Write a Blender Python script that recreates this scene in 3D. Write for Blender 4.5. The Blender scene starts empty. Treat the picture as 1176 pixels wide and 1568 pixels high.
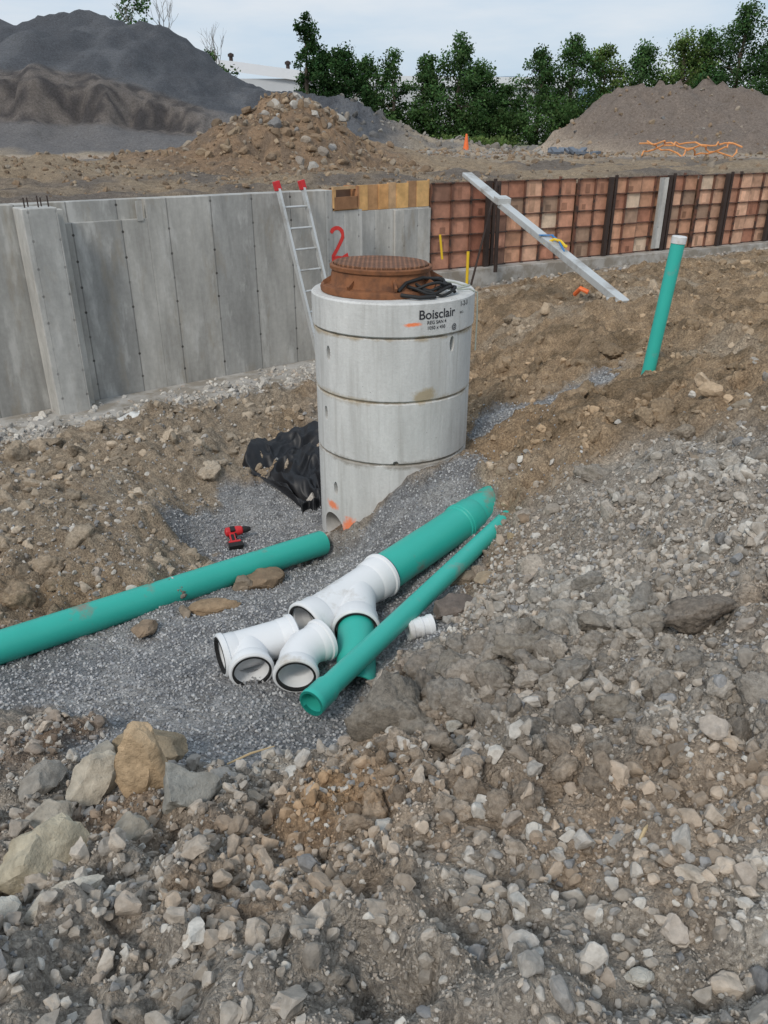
import bpy, bmesh, math, random
import numpy as np
from mathutils import Vector, Matrix, noise as mnoise
random.seed(7); rng=np.random.default_rng(11)
S=bpy.context.scene; COL=S.collection
rad=math.radians
# ------------------------------------------------------------ node helper
class NT:
    def __init__(s,name):
        s.m=bpy.data.materials.new(name); s.m.use_nodes=True
        s.t=s.m.node_tree; s.t.nodes.clear()
        s.out=s.t.nodes.new('ShaderNodeOutputMaterial')
    def n(s,typ,ins=None,**props):
        nd=s.t.nodes.new('ShaderNode'+typ)
        for k,v in props.items(): setattr(nd,k,v)
        for k,v in (ins or {}).items():
            sk=nd.inputs[k]
            if isinstance(v,bpy.types.NodeSocket): s.t.links.new(v,sk)
            elif isinstance(v,bpy.types.Node): s.t.links.new(v.outputs[0],sk)
            else:
                if isinstance(v,tuple) and len(v)==3 and sk.type=='RGBA': v=(*v,1)
                sk.default_value=v
        return nd
    def math(s,op,a,b=0.0,c=0.0,clamp=False):
        nd=s.n('Math',{0:a,1:b,2:c},operation=op); nd.use_clamp=clamp; return nd.outputs[0]
    def mix(s,f,a,b,bt='MIX'):
        nd=s.t.nodes.new('ShaderNodeMix'); nd.data_type='RGBA'; nd.blend_type=bt
        for i,v in ((0,f),(6,a),(7,b)):
            if isinstance(v,bpy.types.NodeSocket): s.t.links.new(v,nd.inputs[i])
            elif i==0: nd.inputs[0].default_value=v
            else: nd.inputs[i].default_value=(*v[:3],1)
        return nd.outputs[2]
    def obj(s): return s.n('TexCoord').outputs['Object']
    def noise(s,v,scale,detail=4,rough=.55,out='Fac'):
        nd=s.n('TexNoise',{'Vector':v,'Scale':scale,'Detail':detail,'Roughness':rough}); return nd.outputs[0 if out=='Fac' else 1]
    def ramp(s,f,a,b,clamp=True):
        nd=s.n('MapRange',{'Value':f,'From Min':a,'From Max':b}); nd.clamp=clamp; return nd.outputs[0]
    def done(s,col,rough=.8,bump=None,bs=.3,bd=.01,metal=0,spec=.3):
        p=s.n('BsdfPrincipled',{'Base Color':col,'Roughness':rough,'Metallic':metal,'Specular IOR Level':spec})
        if bump is not None:
            b=s.n('Bump',{'Height':bump,'Strength':bs,'Distance':bd}); s.t.links.new(b.outputs[0],p.inputs['Normal'])
        s.t.links.new(p.outputs[0],s.out.inputs[0]); return s.m
def simple(name,c,rough=.6,var=.15,scale=8,bs=.15,metal=0,dirt=None,dth=(.55,.7),spec=.3):
    t=NT(name); o=t.obj(); nz=t.noise(o,scale,5)
    col=t.mix(nz,tuple(x*(1-var) for x in c),tuple(min(1,x*(1+var)) for x in c))
    if dirt:
        n2=t.noise(o,scale*.6,8,.65); col=t.mix(t.ramp(n2,*dth),col,dirt)
    return t.done(col,rough,t.noise(o,scale*8,4),bs,.004,metal,spec)
def attrmat(name,rough=.9,scale=40,bs=.4,bd=.006,var=.35,spec=.2):
    t=NT(name); a=t.n('Attribute',attribute_name='col').outputs['Color']; o=t.obj()
    f=t.ramp(t.noise(o,scale,6,.65),.25,.75)
    col=t.mix(1.0,a,t.mix(f,(1-var,)*3,(1+var,1+var,1+var)),'MULTIPLY')
    return t.done(col,rough,t.noise(o,scale*2.2,5,.7),bs,bd,0,spec)
# ------------------------------------------------------------ mesh builder
class MB:
    def __init__(s): s.v=[];s.f=[];s.c=[]
    def _add(s,vs,fs,col=(1,1,1)):
        o=len(s.v); s.v+= [tuple(v) for v in vs]; s.f+=[tuple(i+o for i in f) for f in fs]; s.c+=[(*col,1)]*len(vs)
    def box(s,x0,x1,y0,y1,z0,z1,col=(1,1,1),M=None):
        vs=[Vector(p) for p in ((x0,y0,z0),(x1,y0,z0),(x1,y1,z0),(x0,y1,z0),(x0,y0,z1),(x1,y0,z1),(x1,y1,z1),(x0,y1,z1))]
        if M: vs=[M@v for v in vs]
        s._add(vs,[(0,3,2,1),(4,5,6,7),(0,1,5,4),(1,2,6,5),(2,3,7,6),(3,0,4,7)],col)
    def beam(s,p0,p1,w,h,col=(1,1,1),up=(0,0,1)):
        p0=Vector(p0);p1=Vector(p1);d=(p1-p0);L=d.length;d.normalize()
        x=d.cross(Vector(up)).normalized(); z=x.cross(d)
        M=Matrix(((x.x,d.x,z.x,p0.x),(x.y,d.y,z.y,p0.y),(x.z,d.z,z.z,p0.z),(0,0,0,1)))
        s.box(-w/2,w/2,0,L,-h/2,h/2,col,M)
    def rings(s,rs,seg=24,cap0=False,cap1=False,loop=False,col=(1,1,1)):
        vs=[];fs=[]
        for c,d,r in rs:
            d=Vector(d).normalized(); ref=Vector((0,0,1)) if abs(d.z)<.95 else Vector((0,1,0))
            a=d.cross(ref).normalized(); b=d.cross(a)
            for i in range(seg):
                t=2*math.pi*i/seg; vs.append(Vector(c)+a*(math.cos(t)*r)+b*(math.sin(t)*r))
        n=len(rs)
        for k in range(n if loop else n-1):
            k2=(k+1)%n
            for i in range(seg):
                j=(i+1)%seg; fs.append((k*seg+i,k2*seg+i,k2*seg+j,k*seg+j))
        if cap0: fs.append(tuple(range(seg)))
        if cap1: fs.append(tuple(reversed(range((n-1)*seg,n*seg))))
        s._add(vs,fs,col)
    def lathe(s,o,d,prof,seg=48,loop=True,cap0=False,cap1=False,col=(1,1,1)):
        o=Vector(o);d=Vector(d).normalized()
        s.rings([(o+d*t,d,max(r,1e-4)) for r,t in prof],seg,cap0,cap1,loop,col)
    def tube(s,pts,r,seg=8,col=(1,1,1),cap=True):
        pts=[Vector(p) for p in pts]; rs=[]
        for i,p in enumerate(pts):
            d=pts[min(i+1,len(pts)-1)]-pts[max(i-1,0)]
            rs.append((p,d,r[i] if isinstance(r,(list,tuple)) else r))
        s.rings(rs,seg,cap,cap,False,col)
    def done(s,name,mat,parent=None,M=None,bevel=0,smooth=None):
        me=bpy.data.meshes.new(name); me.from_pydata(s.v,[],s.f); me.update()
        a=me.color_attributes.new('col','FLOAT_COLOR','POINT'); a.data.foreach_set('color',np.array(s.c,dtype=np.float32).ravel())
        bm=bmesh.new(); bm.from_mesh(me); bmesh.ops.recalc_face_normals(bm,faces=bm.faces); bm.to_mesh(me); bm.free()
        me.materials.append(mat)
        if smooth: me.shade_smooth(); me.set_sharp_from_angle(angle=rad(smooth))
        ob=bpy.data.objects.new(name,me); COL.objects.link(ob)
        if M is not None: ob.matrix_world=M
        if parent: ob.parent=parent
        if bevel: md=ob.modifiers.new('b','BEVEL'); md.width=bevel; md.segments=2; md.limit_method='ANGLE'
        return ob
def empty(name):
    e=bpy.data.objects.new(name,None); COL.objects.link(e); e.empty_display_size=.1; return e
def frameM(p0,p1,z=0):
    u=Vector((p1[0]-p0[0],p1[1]-p0[1],0)).normalized(); b=Vector((-u.y,u.x,0))
    return Matrix(((u.x,b.x,0,p0[0]),(u.y,b.y,0,p0[1]),(0,0,1,z),(0,0,0,1)))
def bulkmesh(name,V,F,C,mat,smooth=False):
    me=bpy.data.meshes.new(name); n=len(V); m,k=F.shape
    me.vertices.add(n); me.vertices.foreach_set('co',V.astype(np.float32).ravel())
    me.loops.add(m*k); me.loops.foreach_set('vertex_index',F.astype(np.int32).ravel())
    me.polygons.add(m); me.polygons.foreach_set('loop_start',np.arange(0,m*k,k,dtype=np.int32))
    sm=np.asarray(smooth); me.polygons.foreach_set('use_smooth',sm if sm.ndim else np.full(m,bool(smooth)))
    me.update(calc_edges=True)
    a=me.color_attributes.new('col','FLOAT_COLOR','POINT')
    a.data.foreach_set('color',np.concatenate([C,np.ones((n,1))],1).astype(np.float32).ravel())
    me.materials.append(mat); ob=bpy.data.objects.new(name,me); COL.objects.link(ob); return ob
# ------------------------------------------------------------ numpy noise
def h2(xi,yi,s):
    h=(xi*374761393+yi*668265263+s*1442695041)&0xffffffff
    h=((h^(h>>13))*1274126177)&0xffffffff; h^=h>>16
    return (h&0xffffff)/float(0xffffff)
def vn(x,y,s=0):
    xi=np.floor(x).astype(np.int64);yi=np.floor(y).astype(np.int64);fx=x-xi;fy=y-yi
    fx=fx*fx*(3-2*fx);fy=fy*fy*(3-2*fy)
    a=h2(xi,yi,s);b=h2(xi+1,yi,s);c=h2(xi,yi+1,s);d=h2(xi+1,yi+1,s)
    return (a+(b-a)*fx)*(1-fy)+(c+(d-c)*fx)*fy
def fbm(x,y,o=4,s=0):
    r=0;A=.5;t=0
    for i in range(o):
        r=r+A*vn(x*2**i+i*17.3,y*2**i-i*9.1,s+i); t+=A; A*=.5
    return r/t*2-1
def worley(x,y,s=0):
    xi=np.floor(x).astype(np.int64);yi=np.floor(y).astype(np.int64);best=np.full(x.shape,9.)
    for dx in (-1,0,1):
        for dy in (-1,0,1):
            cx=xi+dx+h2(xi+dx,yi+dy,s);cy=yi+dy+h2(xi+dx,yi+dy,s+5)
            best=np.minimum(best,np.hypot(x-cx,y-cy))
    return best
def ss(a,b,x): t=np.clip((x-a)/(b-a),0,1); return t*t*(3-2*t)
def polyd(x,y,P):
    P=np.array(P,float);n=len(P);d=np.full(x.shape,1e9);ins=np.zeros(x.shape,bool)
    for i in range(n):
        a=P[i];b=P[(i+1)%n];e=b-a;t=np.clip(((x-a[0])*e[0]+(y-a[1])*e[1])/(e@e),0,1)
        d=np.minimum(d,np.hypot(x-a[0]-t*e[0],y-a[1]-t*e[1]))
        c=((a[1]>y)!=(b[1]>y)); xx=a[0]+(y-a[1])*(b[0]-a[0])/((b[1]-a[1]) if abs(b[1]-a[1])>1e-9 else 1e-9)
        ins^=(c&(x<xx))
    return np.where(ins,d,-d)
# ------------------------------------------------------------ terrain
CP=np.array([(-.90,1.01,-1.70),(-.38,.95,-1.6),(.14,.92,-1.55),(.70,.87,-1.45),
(-1.07,1.46,-1.95),(-.48,1.35,-1.8),(.02,1.26,-1.68),(.47,1.20,-1.6),(.82,1.12,-1.5),
(-1.41,2.08,-2.25),(-.96,2.19,-2.2),(-.57,1.68,-1.95),(-.29,1.85,-2.0),(.03,1.90,-1.88),(.42,1.75,-1.72),(.74,1.60,-1.60),(.99,1.50,-1.5),
(-1.80,2.80,-2.60),(-1.31,3.18,-2.65),(-.60,2.97,-2.58),(-.3,2.55,-2.42),(-.09,2.94,-2.54),(.12,2.60,-2.22),(.30,3.0,-2.30),(.55,2.46,-1.92),(.92,2.14,-1.68),(1.2,1.96,-1.55),
(-2.2,3.59,-2.78),(-1.59,4.05,-2.82),(-1.04,4.42,-2.85),(-.51,3.64,-2.64),(.12,3.62,-2.59),(.43,3.87,-2.5),(.77,3.69,-2.2),(1.22,3.03,-1.82),(1.51,2.62,-1.6),
(-.85,3.4,-2.62),(-.25,3.4,-2.62),(-.2,3.9,-2.65),(.3,4.6,-2.62),(0,4.2,-2.66),(.55,4.4,-2.54),(.62,5.0,-2.5),
(-.46,5.42,-3.03),(-.14,5.36,-2.85),(.80,4.94,-2.42),(1.24,4.28,-2.02),(1.62,3.76,-1.78),(1.9,3.49,-1.6),
(.93,6.72,-2.3),(1.74,6.86,-2.12),(2.17,6.80,-1.9),(2.22,6.35,-1.78),(2.97,5.92,-1.55),(1.5,5.6,-1.92),(1.25,5.9,-2.12),
(.26,5.5,-2.33),(.68,6.1,-2.375),(-.04,5.5,-2.64),(-.62,6.0,-3.1),(-.6,6.6,-3.1),(.1,6.9,-2.8),(.1,6.13,-2.8),
(1.70,9.57,-2.15),(1.68,13.4,-2.4),(2.74,9.12,-1.85),(4.22,11.1,-1.9),(6.8,14.4,-2.0),(4.74,9.8,-1.72),
(-4.14,7.83,-3.08),(-3.36,8.45,-3.1),(-2.47,9.84,-3.10),(-1.08,10.6,-3.10),(-3.04,5.5,-2.70),(-2.11,5.86,-2.72),(-2.09,4.96,-2.74),
(-1.75,5.75,-2.74),(-1.72,5.15,-2.78),
(-1.89,7.27,-2.9),(-1.23,7.17,-3.0),(-1.39,6.2,-3.12),(-1.5,5.6,-3.08),(-2.6,4.51,-2.72),(-1.0,5.6,-3.07),
(-3.5,5,-2.7),(-5,6,-2.9),(-3,2.5,-2.5),(-3,0,-1.9),(3,0,-1.25),(3,3,-1.4),(5,6,-1.5),(5,3,-1.3),(0,-2,-1.4),(-2,-2,-1.7),(2,-2,-1.3),(-3,1,-2.1),(0,0,-1.5),
(-.5,11.5,-3.1),(0,12.2,-3.0),(.5,9.5,-2.9),(.8,11.5,-2.7),(.8,13.6,-2.55),(3,14.6,-2.35),(5,15.6,-2.3),(8,17.3,-2.25),(12,19,-2.2),(9,12,-1.8),(14,14,-1.8),(-9,4,-2.8),(8,5,-1.5)])
def phi(r): return np.sqrt(r*r+.12**2)
n=len(CP);A=phi(np.hypot(CP[:,None,0]-CP[None,:,0],CP[:,None,1]-CP[None,:,1]))-0.01*np.eye(n)
A=np.block([[A,np.ones((n,1))],[np.ones((1,n)),np.zeros((1,1))]])
W=np.linalg.solve(A,np.append(CP[:,2],0))
def near(x,y):
    r=np.full(x.shape,W[-1])
    for i in range(n): r=r+W[i]*phi(np.hypot(x-CP[i,0],y-CP[i,1]))
    return r
BED=[(-3.2,3.2),(-2.3,3.25),(-1.9,3.15),(-1.55,2.95),(-1.2,2.45),(-.95,2.32),(-.6,2.4),(-.35,2.55),(-.1,2.9),(.2,3.45),(.5,4.0),(.78,4.8),(.8,5.4),(.6,5.75),(0,5.45),(-.5,5.55),(-1.0,5.0),(-1.6,4.3),(-2.6,3.5),(-3.4,2.9)]
BED2=[(-1.75,5.6),(-1.5,6.9),(-.8,7.3),(-.55,6.4),(-.5,5.6),(-1.2,5.3)]
BED3=[(.85,6.2),(1.4,6.45),(2.15,6.82),(2.3,7.1),(1.8,7.0),(1.2,6.9),(.8,6.7)]
def gmask(x,y):
    jx=x+.24*fbm(x*3,y*3,4,91);jy=y+.24*fbm(x*3,y*3,4,92)
    d=np.maximum(np.maximum(polyd(jx,jy,BED),polyd(jx,jy,BED2)),polyd(jx,jy,BED3))
    return ss(-.03,.07,d)
WX=[-60,-9,-8,-4.2,-.85,-.3,.8,8.4,16,60];WY=[5.7,5.7,6.5,9.44,12.05,13.3,14.3,18.5,22.7,30]
RX=[-90,-60,-29,-26,-22,-19,-15,-11.3,-6.1,0,2];RH=[7,7.2,7.9,7.4,7.8,8.1,7.3,4.9,2.8,.5,0]
def far(x,y):
    z=-.75+.12*fbm(x*.25,y*.25,4,3)*np.clip((y-8)/15,0,1)
    z=z+.18*fbm(x*.8,y*.8,4,8)*ss(34,20,y)
    w=fbm(x*.15,y*.12,4,20)
    yy=y+1.8*w+1.6*fbm(x*.6,y*.3,4,23)
    pr=np.interp(yy,[38,41,45.5,46.6,48,60,75,90],[0,.04,.2,.42,.5,1,.8,0])
    z=z+np.interp(x+.8*w,RX,RH)*pr*(1+.09*fbm(x*.7,y*.35,5,21))
    def pile(cx,cy,rx,ry,h,s,p=1.15):
        r=np.hypot((x-cx)/rx,(y-cy)/ry)*(1+.22*fbm(x*.6,y*.6,4,s))
        return h*np.clip(1-r,0,1)**p*(1+.22*fbm(x*2.2,y*2.2,4,s+2))
    z=z+pile(-2.2,22,2.5,3.0,1.7,30,.9)+pile(-4.6,20.5,3.2,3,.7,33)+pile(-6.8,17,3.5,2.6,.4,34)+pile(-1.0,25,4,3,.7,35)
    z=z+pile(16.3,45,7.2,8,3.0,40,.95)+pile(11.8,44,3.9,5,1.9,43,.9)+pile(21.5,46,6,7,1.4,44)
    z=z+pile(-2,55,9,6,1.9,46)
    return z
def G(x,y,fine=True):
    x=np.asarray(x,float);y=np.asarray(y,float)
    d=y-np.interp(x,WX,WY); wb=ss(.5,1.3,d)
    g=gmask(x,y)
    z=near(x,y)
    rough=(1-.88*g)*ss(-.9,-1.6,d)*.75+(1-.88*g)*.25
    rough=rough*ss(.68,.95,np.hypot(x-.07,y-6.13)+.2)
    fore=ss(4.2,3.0,y)
    z=z+rough*(.12*fbm(x*1.1,y*1.1,3,1)*(1-.5*fore)+.085*fbm(x*3.2,y*3.2,4,2))
    if fine:
        jx=x+.03*fbm(x*14,y*14,2,60);jy=y+.03*fbm(x*14,y*14,2,61)
        c1=np.clip(.62-worley(jx*6,jy*6,5),0,1)*ss(-.15,.35,fbm(x*2,y*2,2,6))
        c2=np.clip(.6-worley(jx*15,jy*15,9),0,1)*ss(-.3,.2,fbm(x*4,y*4,2,16))
        z=z+rough*(.14*c1+.075*c2)+(.3+.7*rough)*.022*fbm(x*22,y*22,3,7)
        z=z+rough*.11*(.55-np.abs(fbm(x*4,y*4,4,77))*1.6)*ss(-.3,.3,fbm(x*1.1,y*1.1,2,79))
        slope=ss(.7,1.2,x)*ss(4.6,5.6,y)*rough
        z=z+slope*(.24*(.3-np.abs(fbm(x*1.6+y*.5,y*2.4,4,88))))
        bedl=ss(.2,.8,g); z=z+bedl*(.04*fbm(x*2.2,y*2.2,3,93)+.014*fbm(x*9,y*9,3,94))
    f=far(x,y)+(0.10*fbm(x*2.4,y*2.4,4,50) if fine else 0)
    return z*(1-wb)+f*wb
def axis(segs):
    out=[segs[0][0]]
    for a,b,s0,s1 in segs:
        p=a
        while p<b-1e-6:
            t=(p-a)/(b-a); p+=s0+(s1-s0)*t; out.append(min(p,b))
    return np.unique(np.round(out,5))
xp=axis([(0,1.3,.012,.013),(1.3,3,.015,.03),(3,9,.03,.09),(9,60,.1,1.2),(60,500,2,20)])
xs=np.concatenate([-xp[::-1][:-1],xp])
ys=axis([(-3,.5,.2,.05),(.5,3.6,.011,.014),(3.6,8,.016,.03),(8,16,.03,.07),(16,30,.08,.14),(30,62,.15,.3),(62,130,.5,2),(130,900,3,30)])
Xg,Yg=np.meshgrid(xs,ys); X=Xg.ravel();Y=Yg.ravel()
Z=G(X,Y)
def gcol(x,y):
    def c(*v): return np.array(v)[None,:]
    def mx(a,b,t): return a+(b-a)*t[:,None]
    n1=fbm(x*1.3,y*1.3,4,101);n2=fbm(x*4,y*4,4,102);n3=fbm(x*.5,y*.5,3,103)
    col=np.repeat(c(.325,.29,.248),len(x),0)
    col=mx(col,c(.42,.39,.345),ss(.0,.4,fbm(x*2.1+5,y*2.1,4,111))*.8)
    col=mx(col,c(.21,.16,.12),ss(.05,.45,n2)*.8*ss(.8,-.3,x)*ss(1.0,1.5,y))
    col=mx(col,c(.36,.24,.14),ss(.2,.5,n1)*.35+.7*np.exp(-((x+.18)**2+(y-1.85)**2)/.03)+.5*np.exp(-((x-.6)**2*1.5+(y-4.3)**2)/.15))
    col=mx(col,c(.20,.14,.10),.8*np.exp(-((x+1.5)**2*2+(y-2.75)**2*3)/.25))
    br=np.maximum(ss(4.4,5.2,y+.5*n1)*ss(.3,.8,x+.2*n2),ss(3.7,4.3,y+.3*n1)*ss(-.6,-1.2,x))
    bc=mx(np.repeat(c(.35,.255,.165),len(x),0),c(.21,.155,.10),ss(-.1,.35,n2))
    bc=mx(bc,c(.39,.325,.25),ss(.05,.5,n1)*.7)
    col=mx(col,bc,br)
    lft=ss(-1,-1.5,x)*ss(4,5,y)
    col=mx(col,c(.32,.27,.21),lft*.7)
    d=y-np.interp(x,WX,WY)
    col=mx(col,c(.44,.42,.385),ss(-1.7,-1.1,d+.35*n2)*ss(.3,-.3,x)*.9+ss(-1.2,-.5,d+.5*n2)*ss(.3,.6,x)*.8)
    g=gmask(x,y); col=mx(col,mx(np.repeat(c(.24,.243,.25),len(x),0),c(.32,.318,.315),ss(-.3,.4,n2)),g)
    fc=np.repeat(c(.30,.235,.165),len(x),0)
    fc=mx(fc,c(.14,.125,.115),ss(.0,.45,n3+.3*n1)*ss(34,24,y)*.8)
    fc=mx(fc,c(.35,.30,.235),ss(26,32,y)*.7)
    fc=mx(fc,c(.17,.165,.165),ss(-.05,.3,fbm(x*.22,y*.6,3,140))*ss(24,30,y)*.7)
    fc=mx(fc,c(.44,.36,.29),ss(.0,.25,fbm(x*.07+3,y*.25,3,150))*ss(26,30,y)*.6)
    st=ss(38,41,y+1.5*n3)*ss(3,-1,x)*ss(110,80,y)
    yy=y+1.8*fbm(x*.15,y*.12,4,20)+1.6*fbm(x*.6,y*.3,4,23)
    stc=mx(np.repeat(c(.16,.155,.155),len(x),0),mx(np.repeat(c(.085,.09,.10),len(x),0),c(.125,.13,.14),ss(-.1,.5,fbm(x*.9,y*.25,4,170))),ss(47.5,48.5,yy+.4*n1))
    cl=ss(44.2,45.4,yy)*ss(48.6,47.6,yy)*ss(-8,-11,x)
    stc=mx(stc,mx(np.repeat(c(.16,.142,.13),len(x),0),c(.07,.065,.065),ss(-.25,.2,fbm(x*1.6,y*3,5,160))),cl)
    fc=mx(fc,stc,st)
    rp=ss(8.5,6.5,np.hypot((x-16.5),(y-45)*.9)); fc=mx(fc,c(.20,.165,.14),rp)
    dp=ss(4.4,3.2,np.hypot(x+2.8,(y-21.5)*.9)); fc=mx(fc,mx(np.repeat(c(.29,.20,.13),len(x),0),c(.19,.14,.10),ss(-.1,.3,n2)),dp)
    gr=ss(62,70,y)*ss(-2,2,x+3*n3); fc=mx(fc,c(.11,.14,.06),gr*.8)
    col=mx(col,fc,ss(.4,1.0,d))
    return col*(1+.12*n2)[:,None]
C=gcol(X,Y)
nx=len(xs);ny=len(ys)
ii=(np.arange(ny-1)[:,None]*nx+np.arange(nx-1)[None,:]).ravel()
F=np.stack([ii,ii+1,ii+nx+1,ii+nx],1)
t=NT('ground_soil'); a=t.n('Attribute',attribute_name='col').outputs['Color']; o=t.obj()
f1=t.ramp(t.noise(o,9,7,.7),.3,.7); f2=t.ramp(t.noise(o,70,4,.7),.3,.72)
vor=t.n('TexVoronoi',{'Vector':o,'Scale':85.}); vc=t.ramp(vor.outputs['Color'],0,1)
col=t.mix(1.,a,t.mix(f1,(.66,.64,.62),(1.32,1.32,1.32)),'MULTIPLY')
col=t.mix(1.,col,t.mix(f2,(.65,.65,.65),(1.35,1.35,1.35)),'MULTIPLY')
col=t.mix(.6,col,t.mix(vc,(.5,.5,.51),(1.7,1.68,1.65)),'MULTIPLY')
hb=t.math('ADD',t.math('MULTIPLY',vor.outputs['Distance'],-.9),t.math('ADD',f2,t.math('MULTIPLY',t.noise(o,22,5,.7),2.)))
GM=t.done(col,.95,hb,.9,.012,0,.15)
ground=bulkmesh('ground',np.stack([X,Y,Z],1),F,C,GM,True)
# ------------------------------------------------------------ stones
def variant(sub,seed,cuts=7,amp=.25,lump=0):
    bm=bmesh.new(); bmesh.ops.create_icosphere(bm,subdivisions=sub,radius=1)
    V=np.array([v.co[:] for v in bm.verts]);Fc=np.array([[v.index for v in f.verts] for f in bm.faces]);bm.free()
    r=np.random.default_rng(seed)
    for k in range(cuts):
        nn=r.normal(size=3);nn/=np.linalg.norm(nn);dd=r.uniform(.45,.78)
        e=V@nn-dd; V-=np.where(e>0,e,0)[:,None]*nn*(.97 if not lump else .9)
    for i,v in enumerate(V):
        p=Vector(v)*1.3+Vector((seed*3.1,0,seed)); f=1+amp*mnoise.noise(p)+amp*.3*mnoise.noise(p*2.7)
        if lump: f+=lump*.5*abs(mnoise.noise(p*2.5))+lump*.45*abs(mnoise.noise(p*5.5))+lump*.3*mnoise.noise(p*11)
        elif sub>2: f+=.05*mnoise.noise(p*5)+.03*mnoise.noise(p*10)
        V[i]=v*f
    V*=np.array([1.1,r.uniform(.75,1.),r.uniform(.6,.9)])
    return V,Fc
V0=[variant(1,s,3,.35) for s in range(10)]
V1=[variant(2,20+s,7,.25) for s in range(12)]
V2=[variant(4,50+s,10,.25) for s in range(10)]
V3=[variant(3,90+s,9,.28) for s in range(14)]
V4=[variant(4,130+s,8,.35,.55) for s in range(10)]
def quatR(n):
    q=rng.normal(size=(n,4));q/=np.linalg.norm(q,axis=1)[:,None];w,x,y,z=q.T
    return np.stack([1-2*(y*y+z*z),2*(x*y-z*w),2*(x*z+y*w),2*(x*y+z*w),1-2*(x*x+z*z),2*(y*z-x*w),2*(x*z-y*w),2*(y*z+x*w),1-2*(x*x+y*y)],1).reshape(n,3,3)
def stones(x,y,s,c,var,sink=.25):
    z=G(x,y)+s*sink; n=len(x); Vs=[];Fs=[];Cs=[];off=0; vi=rng.integers(0,len(var),n)
    for k,(bv,bf) in enumerate(var):
        m=np.where(vi==k)[0]
        if not len(m): continue
        R=quatR(len(m)); V=np.einsum('nij,vj->nvi',R,bv)*s[m][:,None,None]+np.stack([x[m],y[m],z[m]],1)[:,None,:]
        nv=len(bv); Vs.append(V.reshape(-1,3)); Fs.append((bf[None]+(np.arange(len(m))*nv)[:,None,None]+off).reshape(-1,3))
        Cs.append(np.repeat(c[m],nv,0)); off+=len(m)*nv
    return np.concatenate(Vs),np.concatenate(Fs),np.concatenate(Cs)
def merge(name,parts,mat,smooth=False):
    o=0;V=[];F=[];C=[]
    for v,f,c in parts: V.append(v);F.append(f+o);C.append(c);o+=len(v)
    return bulkmesh(name,np.concatenate(V),np.concatenate(F),np.concatenate(C),mat,smooth)
GREY=np.array([(.40,.37,.33),(.46,.43,.385),(.31,.29,.265),(.52,.49,.44),(.37,.32,.27),(.24,.235,.23),(.42,.36,.295)])
BLUE=np.array([(.28,.285,.297),(.35,.353,.36),(.20,.203,.212),(.42,.42,.42),(.31,.309,.303),(.48,.475,.465)])
BRN=np.array([(.28,.20,.13),(.23,.165,.11),(.31,.235,.16),(.18,.135,.095),(.28,.235,.185)])
def pal(P,n): return P[rng.integers(0,len(P),n)]*rng.uniform(.8,1.15,(n,1))
def avoid(x,y): return (np.hypot(x-.07,y-6.13)>.66)
def scat(n,xr,yr,sr,P,var,wfun=None,pw=2.5,sink=.25,sizey=False):
    x=rng.uniform(*xr,n);y=rng.uniform(*yr,n)
    k=avoid(x,y)&(y<np.interp(x,WX,WY)-.1)
    k&=np.abs(x)<.62*y+.5
    if wfun is not None: k&=rng.uniform(size=n)<wfun(x,y)
    x=x[k];y=y[k];s=sr[0]+(sr[1]-sr[0])*rng.uniform(size=len(x))**pw
    if sizey: s=s*np.clip(y/2.6,.45,1.1)
    c=pal(P,len(x)) if P is not None else gcol(x,y)*rng.uniform(.75,1.45,(len(x),1))
    return stones(x,y,s,c,var,sink)
patch=lambda a,b,s,sc=2.:(lambda x,y:(1-gmask(x,y))*ss(a,b,fbm(x*sc,y*sc,3,s)))
SM=attrmat('stone',.92,45,.5,.004,.3)
CM=attrmat('clod',.95,55,1.,.012,.45)
P=[]
P.append(scat(44000,(-3,1.2),(2.2,7.4),(.006,.0125),BLUE,V0,lambda x,y:gmask(x,y),1.2))
P.append(scat(5000,(.6,2.8),(5.6,7.6),(.008,.014),BLUE,V0,lambda x,y:gmask(x,y),1.2))
P.append(scat(2500,(-3,1.4),(2.0,7.4),(.006,.013),BLUE,V0,lambda x,y:1-gmask(x,y),1.2))
merge('crushed_stone_bed',P,SM)
P=[]
P.append(scat(70000,(-1.8,1.8),(.7,3.4),(.0025,.0065),None,V0,patch(-.6,.3,201,3),1.6))
P.append(scat(16000,(-1.8,1.8),(.7,3.4),(.006,.016),GREY,V1,patch(-.5,.5,202),2.5))
P.append(scat(5000,(-1.8,1.8),(.7,3.4),(.012,.027),None,V1,patch(-.6,.4,203),2.))
P.append(scat(2000,(-1.8,1.8),(.7,3.6),(.018,.042),None,V3,patch(-.5,.4,204),2.,.3))
P.append(scat(1000,(-1.8,1.8),(.8,3.8),(.016,.042),GREY*1.02,V3,patch(-.5,.4,205),2.,.4))
merge('gravel',P,SM)
P=[]
P.append(scat(460,(-1.6,2.2),(.9,4.6),(.025,.08),None,V4,lambda x,y:(1-gmask(x,y))*ss(-.3,.3,fbm(x*2,y*2,3,206)),2.,.2,True))
P.append(scat(280,(-.1,1.1),(1.6,3.2),(.025,.085),None,V4,lambda x,y:(1-gmask(x,y)),1.6,.3,True))
P.append(scat(300,(.7,7),(3.8,11),(.04,.13),None,V4,patch(-.3,.3,208),2.,.1))
P.append(scat(170,(-4.5,-.6),(4.0,8.5),(.04,.12),None,V4,patch(-.3,.3,209),2.2,.1))
merge('soil_clods',P,CM,True)
P=[]
P.append(scat(17000,(.3,3.4),(2.6,6.0),(.006,.022),GREY,V1,lambda x,y:(1-gmask(x,y))*ss(5.2,3.8,y),2.5))
P.append(scat(2200,(.3,3.4),(2.8,5.6),(.02,.05),None,V3,patch(-.4,.5,211),2.5,.25))
P.append(scat(500,(.5,3.2),(2.8,5.4),(.02,.045),GREY,V3,patch(-.4,.5,214),2.,.3))
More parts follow.
